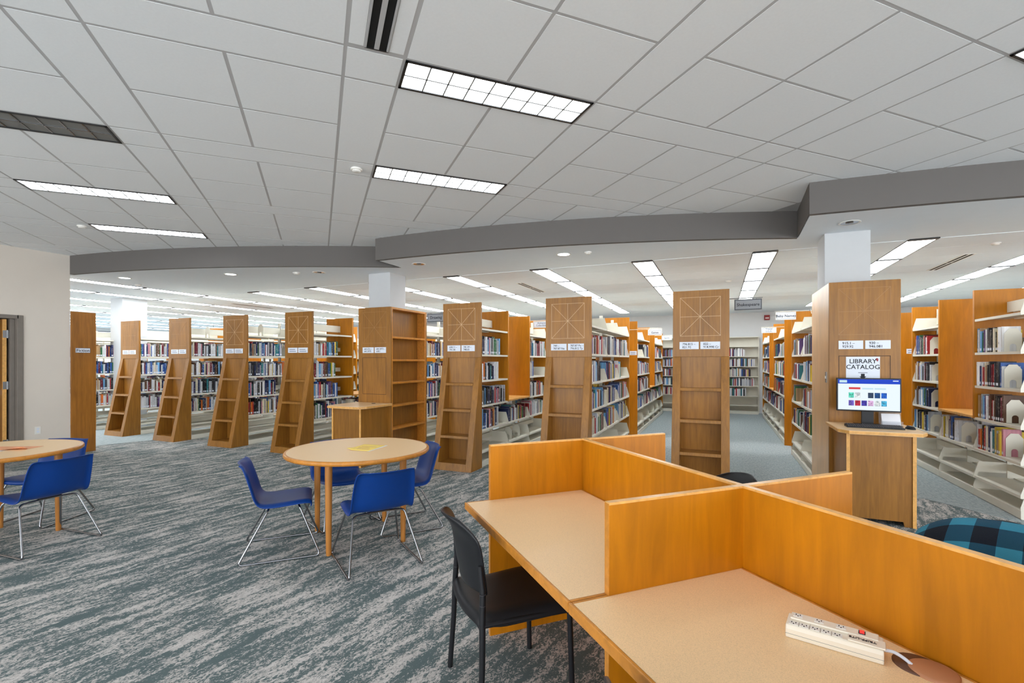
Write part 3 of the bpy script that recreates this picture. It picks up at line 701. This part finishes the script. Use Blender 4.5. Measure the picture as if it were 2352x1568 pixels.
def blue_chair(x, y, rz, lab):
    global SHELL
    o = thing('blue_chair', lab, 'chair', (x, y, 0), rz, 'blue shell chairs at the round tables')
    if SHELL is None: s_ = obj('shell', shell(), 'blue', o, solid=.009, sub=1); SHELL = s_
    else:
        s_ = SHELL.copy(); C.objects.link(s_); s_.parent = o
    for q in (-1, 1):
        pts = rpath([(q*.06, .115, .389), (q*.185, .125, .384), (q*.265, .275, .009), (q*.265, -.285, .009), (q*.19, -.085, .379), (q*.06, -.085, .386)], .035)
        obj('sled_leg', MB().tube(pts, .0078, 10), 'chrome', o)
    obj('cross_rod', MB().tube([(-.07, .115, .389), (.07, .115, .389)], .0065), 'chrome', o)
    obj('cross_rod', MB().tube([(-.07, -.085, .386), (.07, -.085, .386)], .0065), 'chrome', o)
    obj('seat_mount', MB().box(-.07, .07, -.1, .13, .391, .402), 'blackpl', o)
    return o
blue_chair(-3.21, 2.83, R(-44), 'blue shell chair at the left of the middle round table, seen from its side')
blue_chair(-2.385, 2.955, R(55), 'blue shell chair with its back to the viewer at the middle round table')
blue_chair(-2.66, 3.70, R(140), 'blue shell chair tucked in at the right of the middle round table')
blue_chair(-3.26, 3.55, R(-116), 'blue shell chair on the far side of the middle round table')
blue_chair(-5.10, 2.13, R(94), 'blue shell chair nearest the viewer at the left round table')
blue_chair(-5.90, 2.45, R(-158), 'blue shell chair behind the nearer one at the left round table')
# ---------------------------------------------------------------- study carrel (local x = desk depth, local y = along the desks)
cr = thing('study_carrel', 'large honey wood study carrel with crossing partitions', 'desk', (0, 0, 0), R(45))
ZD, ZP = .742, 1.042
def worktop(u0, u1, v0, v1):
    t = obj('worktop', MB().box(u0+.012, u1-.012, v0+.012, v1-.012, ZD-.03, ZD), 'lam', cr)
    for a in ((u0, u0+.012, v0, v1), (u1-.012, u1, v0, v1), (u0+.012, u1-.012, v0, v0+.012), (u0+.012, u1-.012, v1-.012, v1)):
        obj('edge_band', MB().box(*a, ZD-.034, ZD+.0006), 'trim', t, bevel=.003)
VB = [2.505, 1.345, .185]
US, UE = 1.458, .727
for v1, v0 in zip(VB, VB[1:]):
    worktop(UE, US-.012, v0+.002, v1-.002); worktop(US+.012, US+.731+.012, v0+.002, v1-.002)
obj('spine_partition', MB().box(US-.011, US+.011, VB[2]-.011, VB[0]+.011, .04, ZP-.008), 'honey', cr)
obj('top_edge', MB().box(US-.0125, US+.0125, VB[2]-.0125, VB[0]+.0125, ZP-.008, ZP), 'edge_light', cr)
for v in VB:
    for a, b in ((.872, US-.0115), (US+.0115, 2.045)):
        p = obj('cross_partition', MB().box(a, b, v-.011, v+.011, .0, ZP-.008), 'honey', cr)
        obj('top_edge', MB().box(a-.001, b+.001, v-.0125, v+.0125, ZP-.008, ZP), 'edge_light', p)
        e = (a-.003, a) if a < 1 else (b, b+.003)
        obj('end_edge', MB().box(*e, v-.0115, v+.0115, 0, ZP-.004), 'trim', p)
# ---------------------------------------------------------------- black stacking chairs
def stack_chair(u, v, rz, lab, mat='blackpl'):
    x, y = uv(u, v); o = thing('stacking_chair', lab, 'chair', (x, y, 0), rz, 'plastic stacking chairs at the carrel')
    P = []
    for i, (yy, zz) in enumerate([(.225, .408), (.232, .425), (.21, .443), (.12, .445), (.0, .437), (-.1, .434), (-.17, .442), (-.21, .45), (-.226, .44), (-.232, .41)]):
        row = []
        for t in (-1.02, -1, -.9, -.6, -.2, .2, .6, .9, 1, 1.02):
            e = max(0, abs(t)-.95)/.07; w = .215+.01*(i < 4)
            row.append((w*t, yy-(.045*t*t if i > 5 else 0)*-1*(.6), zz+.012*min(1, abs(t))**4-.045*e))
        P.append(row)
    obj('seat', MB().grid(P), mat, o, solid=.012, sub=1)
    B = []
    for i in range(11):
        s_ = i/10; zz = .52+.325*s_
        w = .205*(1-.12*(1-s_)**2)*(1 if s_ < .75 else 1-.55*((s_-.75)/.25)**2.2)
        yb = -.215-.055*s_-(.05*(max(0, s_-.72)/.28)**1.6)
        B.append([(w*t, yb+.055*t*t+.0*s_, zz-.012*t*t*(s_ > .6)) for t in (-1, -.9, -.65, -.33, 0, .33, .65, .9, 1)])
    obj('backrest', MB().grid(B), mat, o, solid=.012, sub=1)
    for q in (-1, 1):
        obj('front_leg', MB().tube([(q*.222, .2, .43), (q*.228, .205, .2), (q*.232, .21, 0)], .0125, 12), mat, o)
        l = obj('rear_leg', MB().tube([(q*.235, -.215, 0), (q*.222, -.2, .25), (q*.21, -.195, .45), (q*.2, -.19, .56), (q*.195, -.2, .66)], [.0125, .0125, .0135, .013, .009], 12), mat, o)
        obj('seat_rail', MB().tube([(q*.212, -.195, .42), (q*.22, .2, .42)], .011, 8), mat, o)
        for z in (.50, .545): obj('joint_ring', MB().lathe([(.0142, z), (.0142, z+.003)], 12, (q*.206, -.193, 0)), 'greypl', l)
    return o
stack_chair(.815, 2.085, R(-45), 'black plastic stacking chair pushed half under the near desk')
stack_chair(.83, .76, R(-45), 'dark chair whose curved back top peeks over the nearest desk edge', 'greypl')  # same black chair; the grey stands for light reflected off its back
stack_chair(2.02, 2.12, R(135), 'black chair barely seen beyond the carrel spine')
jc = stack_chair(2.33, 1.0, R(150), 'black chair under the plaid jacket beyond the carrel')
# plaid jacket draped over that chair
x, y = uv(2.45, .98)
jk = thing('plaid_jacket', 'blue and black plaid fleece draped over a chair beyond the carrel', 'jacket', (x, y, 0), R(150))
P = []; UVS = []
for i in range(25):
    s_ = i/24; row = []
    for j in range(33):
        t = j/16-1
        w = .30+.05*abs(s_-.5)+.012*sin(5*s_+3)
        ang = (s_-.5)*2
        yy = -.02+.13*math.tanh(ang*3.2)+.05*ang; zz = .875-.46*abs(ang)**1.35-.085*abs(t)**3.2
        fold = .012*sin(9*t+4*s_)*(.3+abs(ang))+.008*sin(17*t-6*s_)*abs(ang)
        row.append((w*t, yy+fold+.05*t*t, zz+fold*.4))
    P.append(row)
mb = MB().grid(P); me_o = obj('cloth', mb, 'plaid', jk, solid=.012)
ul = me_o.data.uv_layers.new(name='UVMap')
for pol in me_o.data.polygons:
    for li in pol.loop_indices:
        vi = me_o.data.loops[li].vertex_index; i, j = divmod(vi, 33); ul.data[li].uv = (j/33*4.4, i/24*6.4)
q = MB(); q.tube([(-.30, .12, .80), (-.34, .16, .68), (-.33, .2, .55), (-.30, .22, .45)], [.05, .06, .055, .045], 12)
obj('sleeve', q, 'plaid', jk)
# ---------------------------------------------------------------- power strip, cord and grommet on the near desk
x, y = uv(1.284, .886); ps = thing('power_strip', 'ivory power strip with a red rocker switch on the near desk', 'power strip', (x, y, ZD), R(45)+R(-158+180-90-5))
L_, W_ = .108, .04
obj('housing', MB().prism([(-W_, 0), (W_, 0), (W_, .024), (W_-.004, .035), (-W_+.004, .035), (-W_, .024)], -L_, L_, 'x'), 'stripbody', ps, bevel=.003)
obj('raised_deck', MB().box(-L_+.008, L_-.01, -.002, W_-.006, .035, .041), 'stripbody', ps, bevel=.002)
obj('cord_block', MB().box(L_-.075, L_+.004, -W_+.004, .006, .035, .0395), 'stripbody', ps, bevel=.003)
def socket(x, y, z):
    s_ = obj('socket', MB().box(x-.011, x+.011, y-.009, y+.009, z, z+.0012), 'white', ps)
    for dx, dy in ((-.005, .003), (.005, .003), (0, -.005)): obj('socket_hole', MB().box(x+dx-.0012, x+dx+.0012, y+dy-.0028, y+dy+.0028, z+.0012, z+.0018), 'ink', s_)
for i in range(3): socket(-L_+.025+.05*i, .017, .041)
for i in range(5): socket(-L_+.018+.025*i, -.022, .035)
for i in range(4): obj('divider_mark', MB().box(-L_+.030+.025*i, -L_+.031+.025*i, -.034, -.008, .035, .0354), 'slot', ps)
rk = obj('rocker_switch', MB().box(.055, .07, .008, .026, .041, .0425), 'ink', ps); obj('rocker', MB().box(.0575, .0675, .010, .024, .0425, .045), 'redlit', rk)
put_text('TRIPP-LITE', ps, (.064, -.014, .0405), (0, 0, pi))
obj('side_seam', MB().box(-L_, L_, -W_-.0005, -W_+.0005, .0115, .0122), 'slot', ps)
gx, gy = uv(1.385, .742); gr = thing('desk_grommet', 'tan plastic cable grommet disc beside the power strip', 'grommet', (gx, gy, ZD), R(45))
obj('base_ring', MB().lathe([(.052, 0), (.052, .0025), (.047, .004), (.001, .004)], 40), 'brownd', gr)
obj('cover_disc', MB().lathe([(.05, .0), (.05, .004), (.045, .007), (.001, .007)], 40, (.006, -.03, 0)), 'brown', gr)
ps.rotation_euler[2] = R(45)+math.atan2(-.183, .114)
cdp = [(L_-.002, .0, .02), (L_+.02, .004, .021), (L_+.04, .0, .014), (L_+.055, -.004, .005)]
obj('power_cord', MB().tube(rpath(cdp, .03), .0042, 10), 'card', ps)
# ---------------------------------------------------------------- catalog computer
mo = thing('computer_monitor', 'black framed monitor showing the library catalog page', 'monitor', (1.352, 5.77, .862), R(-3))
sw, sh, zc = .262, .165, .305
obj('bezel', MB().box(-sw, sw, 0, .035, zc-sh, zc+sh), 'blackpl', mo, bevel=.004)
sc = obj('screen', MB().box(-sw+.012, sw-.012, -.0015, .001, zc-sh+.014, zc+sh-.012), 'scr_white', mo)
x0, x1, z0, z1 = -sw+.012, sw-.012, zc-sh+.014, zc+sh-.012
obj('page_header', MB().box(x0, x1, -.002, -.0015, z1-.045, z1), 'scr_blue', sc)
obj('page_logo', MB().box(x0+.012, x0+.075, -.0024, -.002, z1-.035, z1-.01), 'scr_pale', sc)
obj('page_button', MB().box(x1-.055, x1-.012, -.0024, -.002, z1-.018, z1-.01), 'scr_white', sc)
obj('red_button', MB().box(x0+.09, x0+.185, -.002, -.0015, z1-.1, z1-.08), 'scr_red', sc)
for a in (.2, .3): obj('pale_button', MB().box(x0+a, x0+a+.09, -.002, -.0015, z1-.1, z1-.085), 'scr_pale', sc)
ci = 0
for r_ in range(2):
    for c_ in range(6):
        if (r_, c_) == (0, 2): continue
        obj('cover_thumbnail', MB().box(x0+.088+.053*c_, x0+.132+.053*c_, -.002, -.0015, z1-.185-.078*r_, z1-.132-.078*r_), 'cov%d' % (ci % 11), sc); ci += 1
obj('neck', MB().box(-.05, .05, .036, .06, .0, zc-.05), 'blackpl', mo, bevel=.004); obj('foot', MB().box(-.11, .11, -.06, .11, 0, .012), 'blackpl', mo, bevel=.004)
kb = thing('keyboard', 'black keyboard on the catalog kiosk', 'keyboard', (1.36, 5.62, .862), R(-2))
obj('tray', MB().prism([(-.07, 0), (.07, 0), (.07, .024), (-.07, .012)], -.225, .225, 'x'), 'blackpl', kb, bevel=.003)
kme = MB().box(-.0065, .0065, -.0065, .0065, 0, .006).mesh('key', [M['greypl']])
for r_ in range(5):
    for c_ in range(24): link('key', kme, kb, (-.207+.018*c_, -.052+.026*r_, .0135+.0022*r_))
ms = thing('computer_mouse', 'black computer mouse right of the keyboard', 'mouse', (1.645, 5.63, .862), R(20))
P = [[(.031*cos(a)*sin(b), .055*sin(a)*sin(b), .034*cos(b)) for a in [2*pi*k/20 for k in range(21)]] for b in [pi/2*q/8+.02 for q in range(9)]]
obj('mouse_body', MB().grid(P), 'blackpl', ms); obj('scroll_wheel', MB().tube([(-.003, .032, .027), (.003, .032, .027)], .007, 14), 'greypl', ms)
br = thing('leaflet_holder', 'clear leaflet holder with white slips behind the monitor', 'holder', (1.56, 5.86, .862), 0)
obj('holder_back', MB().prism([(-.02, 0), (.045, 0), (.055, .13), (.05, .13), (.03, .006), (-.02, .006)], -.09, .09, 'x'), 'acrylic', br)
obj('holder_lip', MB().box(-.09, .09, -.024, -.02, 0, .045), 'acrylic', br)
obj('slips', MB().prism([(-.016, .007), (.026, .007), (.045, .115), (.03, .115)], -.075, .075, 'x'), 'paper', br)
nt = thing('catalog_notice', 'white LIBRARY CATALOG notice on the cabinet above the monitor', 'notice', (1.358, 5.9985, 1.42))
obj('page', MB().box(-.145, .145, -.002, 0, -.15, .125), 'card', nt); put_text('LIBRARY\nCATALOG', nt, (0, -.0026, .058))
obj('print_line', MB().box(-.04, .04, -.0026, -.002, -.042, -.036), 'inkgrey', nt)
obj('down_arrow', MB().prism([(-.016, -.05), (.016, -.05), (.016, -.078), (.03, -.078), (0, -.11), (-.03, -.078), (-.016, -.078)], -.0026, -.002, 'y'), 'ink', nt)
obj('printed_mark', MB().prism([(.105, .1), (.118, .112), (.132, .105), (.13, .08), (.122, .076)], -.0026, -.002, 'y'), 'red', nt)

# ---------------------------------------------------------------- book supports
def support(x, y, z, s_, lab, h=.235):
    o = thing('book_support', lab, 'book support', (x, y, z), 0 if s_ > 0 else pi, 'cream steel book supports')
    w = .068
    out = [(-w, 0), (w, 0), (w, h-.05), (w*.45, h), (-w*.45, h), (-w, h-.05)]
    hole = [(.026*cos(a), .055+.026*sin(a)) for a in [pi*k/8 for k in range(9)]]
    # plate with an arched cut-out: ring of quads between outline and arch
    pl_ = [(-w, 0), (-w, h-.05), (-w*.45, h), (w*.45, h), (w, h-.05), (w, 0), (.026, 0)]+hole+[(-.026, 0)]
    q = MB().prism([(a, b) for a, b in pl_], -.0012, .0012, 'y')
    obj('plate', q, 'shelf', o); obj('foot', MB().box(-w, w, -.10, 0, 0, .0015), 'shelf', o)
# ---------------------------------------------------------------- books
rng = random.Random(11)
def proj(x, y, z):
    d = -x*sin(YAW)+y*cos(YAW); r = x*cos(YAW)+y*sin(YAW)
    return (1176+FPX*r/d, 829-FPX*(z-EYE)/d, d) if d > .2 else (-9999, 0, d)
LV = {2: 'fourth', 3: 'third', 4: 'second', 5: 'top'}
books = []
for (k, s_, ys, z, sg, i, alc) in ROWS:
    if (k in (3,) and s_ > 0): continue
    fill = rng.uniform(.62, .97) if k not in (2, 1) else rng.uniform(.50 if k == 2 else .6, .60 if k == 2 else .85)
    if k == -4 and sg == 0: fill = rng.uniform(.5, .7)
    if rng.random() < .06 and k not in (2,): fill = .25
    L = SEC*fill-.03; t = .02; pos = 0; base = rng.choices(range(len(BOOKC)), BOOKW)[0]; n = 0
    hbase = rng.uniform(.2, .245); run = 0
    row = []
    while pos < L:
        if run <= 0: run = rng.randint(2, 5); base = rng.choices(range(len(BOOKC)), BOOKW)[0]
        run -= 1
        th = rng.choice([.014, .018, .022, .026, .03, .036, .042]) if k != 2 else rng.choice([.016, .022, .028, .034])
        ci = base if rng.random() < .35 else rng.choices(range(len(BOOKC)), BOOKW)[0]
        h = min(.295, max(.17, hbase+rng.uniform(-.025, .045))); dp = rng.uniform(.14, .19); sb = rng.uniform(.012, .03)
        row.append([k, s_, sg, i, z, pos, th, h, dp, sb, ci, n]); pos += th+.0012; n += 1
    for b in row:
        a = .02+b[5]
        b[5] = ys+a if s_ > 0 else ys+SEC-a-b[6]
        b.append(n); books.append(b)
    yend = ys+.02+pos+.006 if s_ > 0 else ys+SEC-.02-pos-.006
    near = (k == 2 and s_ < 0 and sg == 0) or (k == -1 and s_ > 0 and sg == 0 and rng.random() < .6) or (k == -2 and s_ > 0 and i == 0 and sg == 0)
    if near and SEC*.93 > pos+.04:
        lv = LV[LEV.index(round(z-.005, 3))]
        wh = {2: 'rightmost range', -1: 'middle range', -2: 'range right of the bookcase'}[k]
        support(XC[k]+s_*.19, yend, z, -s_, f'cream book support on the {lv} row, {["near", "middle", "far"][i]} bay of the {wh}')
for x, y, lab in [(XC[-2]+.19, 7.25, 'cream arched book support standing alone on a low shelf by the counter'), (XC[-2]+.19, 7.6, 'second cream arched book support on the same low shelf by the counter'), (XC[-4]+.19, 6.75, 'cream arched book support low in the range left of the kiosk')]:
    support(x, y, .225, -1, lab, .2)
for x, y, lab in [(XC[-6]+.16, 6.5, 'cream book support on top of the range between second and third slanted panels'), (XC[-5]+.16, 6.45, 'cream book support on top of the range left of the fourth slanted panel')]:
    support(x, y, 1.965, -1, lab, .22)
# which of them does the photograph show largest?
from mathutils.bvhtree import BVHTree
bpy.context.view_layer.update(); org = Vector((0, 0, EYE)); bv = []; bf = []
for ob in S.objects:
    if ob.type != 'MESH' or ob.name.split('.')[0] in ('ceiling_tile', 'diffuser', 'cross_bar', 'key', 'pane', 'floor', 'lettering', 'inlay_strip', 'louver'): continue
    mw = ob.matrix_world; v0 = len(bv); bv += [mw @ v.co for v in ob.data.vertices]; bf += [[a+v0 for a in p.vertices] for p in ob.data.polygons]
bvh = BVHTree.FromPolygons(bv, bf)
score = []
for bi, b in enumerate(books):
    k, s_, sg, i, z, y, th, h, dp, sb, ci, n, N = b
    x = XC[k]+s_*(.30-sb)
    if (0-x)*s_ <= 0: continue
    p0 = proj(x, y, z+.02); p1 = proj(x, y+th, z+h)
    if not (-5 < p0[0] < 2357 and -5 < p1[0] < 2357 and p0[2] > 0): continue
    area = abs(p1[0]-p0[0])*abs(p0[1]-p1[1])
    if area < 20: continue
    vis = 0
    for fz in (.3, .8):
        tgt = Vector((x+s_*.004, y+th/2, z+h*fz)); d = tgt-org; L = d.length
        if bvh.ray_cast(org, d.normalized(), L-.004)[0] is None: vis += 1
    if vis: score.append((area*vis, bi))
score.sort(reverse=True); chosen = {bi for _, bi in score[:300]}
ORD1 = ['first', 'second', 'third', 'fourth', 'fifth', 'sixth', 'seventh', 'eighth', 'ninth', 'tenth', 'eleventh', 'twelfth', 'thirteenth', 'fourteenth', 'fifteenth', 'sixteenth', 'seventeenth', 'eighteenth', 'nineteenth', 'twentieth']
def ordw(n):
    if n < 20: return ORD1[n]
    t = {2: 'twenty', 3: 'thirty', 4: 'forty', 5: 'fifty', 6: 'sixty'}[(n+1)//10]
    return t+('-'+ORD1[(n+1) % 10-1] if (n+1) % 10 else 'th').replace('yth', 'ieth')
RNAME = {-10: 'tenth range', -9: 'ninth range', -8: 'far left range', -7: 'leftmost slanted range', -6: 'second slanted range', -5: 'third slanted range', -4: 'kiosk range',
         -3: 'bookcase range', -2: 'Drawing sign range', -1: 'middle range', 0: 'Shakespeare range', 1: 'catalog range', 2: 'rightmost range', 3: 'outer range'}
BAY = ['first', 'second', 'third', 'fourth', 'fifth', 'sixth', 'seventh', 'eighth']
rest = MB(); rv = []; rf = []; rm = []
for bi, b in enumerate(books):
    k, s_, sg, i, z, y, th, h, dp, sb, ci, n, N = b
    xs = XC[k]+s_*(.30-sb); xb = xs-s_*dp
    if bi in chosen:
        q = MB(); w = th/2; c = .0022; g = .004
        lo, hi = sorted((0, -s_*dp))
        q.box(lo, hi, -w, -w+c, 0, h, 0); q.box(lo, hi, w-c, w, 0, h, 0)
        sx = sorted((0, -s_*c)); q.box(sx[0], sx[1], -w+c, w-c, 0, h, 0)
        px_ = sorted((-s_*c, -s_*(dp-g))); q.box(px_[0], px_[1], -w+c, w-c, g, h-g, 1)
        if th > .015:
            lx = sorted((0, s_*.0004)); q.box(lx[0], lx[1], -w*.85, w*.85, .018, .045, 2)
        o = link('book', q.mesh('book', [BM[ci], M['pages'], M['card']]), None, (xs, y+w, z))
        lv = LV[LEV.index(round(z-.005, 3))]
        nl = n   # counted from the left as one faces the shelf
        tag(o, f'{BOOKC[ci][0]} {"thick" if th > .028 else "thin"} book, {ordw(nl)} from left, {lv} row, {BAY[i+3*sg]} bay, {RNAME[k]}', 'book', f'books of the {RNAME[k]}')
    else:
        d = proj(xs, y, z)[2]
        if k <= -9 and s_ < 0: continue
        x0, x1 = sorted((xs, xb)); v0 = len(rv)
        rv += [(x, yy, zz) for zz in (z, z+h) for yy in (y, y+th) for x in (x0, x1)]
        for f_, mi in (((0, 1, 5, 4), ci), ((2, 6, 7, 3), ci), ((0, 4, 6, 2), ci if s_ < 0 else -1), ((1, 3, 7, 5), ci if s_ > 0 else -1), ((4, 5, 7, 6), -1)):
            rf.append([a+v0 for a in f_]); rm.append(len(BOOKC) if mi < 0 else mi)
me = bpy.data.meshes.new('shelved_books'); me.from_pydata(rv, [], rf)
for x in BM+[M['pages']]: me.materials.append(x)
me.polygons.foreach_set('material_index', rm)
o = link('shelved_books', me); tag(o, 'remaining books too small or hidden to tell apart along all the shelves', None, None, 'stuff')
# books on the far wall shelving: too small to pick apart
q = []; rv = []; rf = []; rm = []
for i in range(4):
    xr = 1.03-.93*i
    for z in (.51, .795, 1.067, 1.351, 1.636):
        x = xr-.90; L = rng.uniform(.5, .8); x_end = x+L
        while x < x_end:
            th = rng.choice([.016, .022, .03, .036]); h = rng.uniform(.18, .235); ci = rng.choices(range(len(BOOKC)), BOOKW)[0]; v0 = len(rv)
            rv += [(a, b, c) for c in (z, z+h) for b in (15.2, 15.36) for a in (x, x+th)]
            for f_ in ((0, 1, 5, 4), (2, 6, 7, 3), (0, 4, 6, 2), (1, 3, 7, 5), (4, 5, 7, 6)): rf.append([a+v0 for a in f_]); rm.append(ci)
            x += th+.001
me = bpy.data.meshes.new('distant_books'); me.from_pydata(rv, [], rf)
for x in BM: me.materials.append(x)
me.polygons.foreach_set('material_index', rm)
o = link('distant_books', me); tag(o, 'tiny rows of books on the shelving at the far wall', None, None, 'stuff')
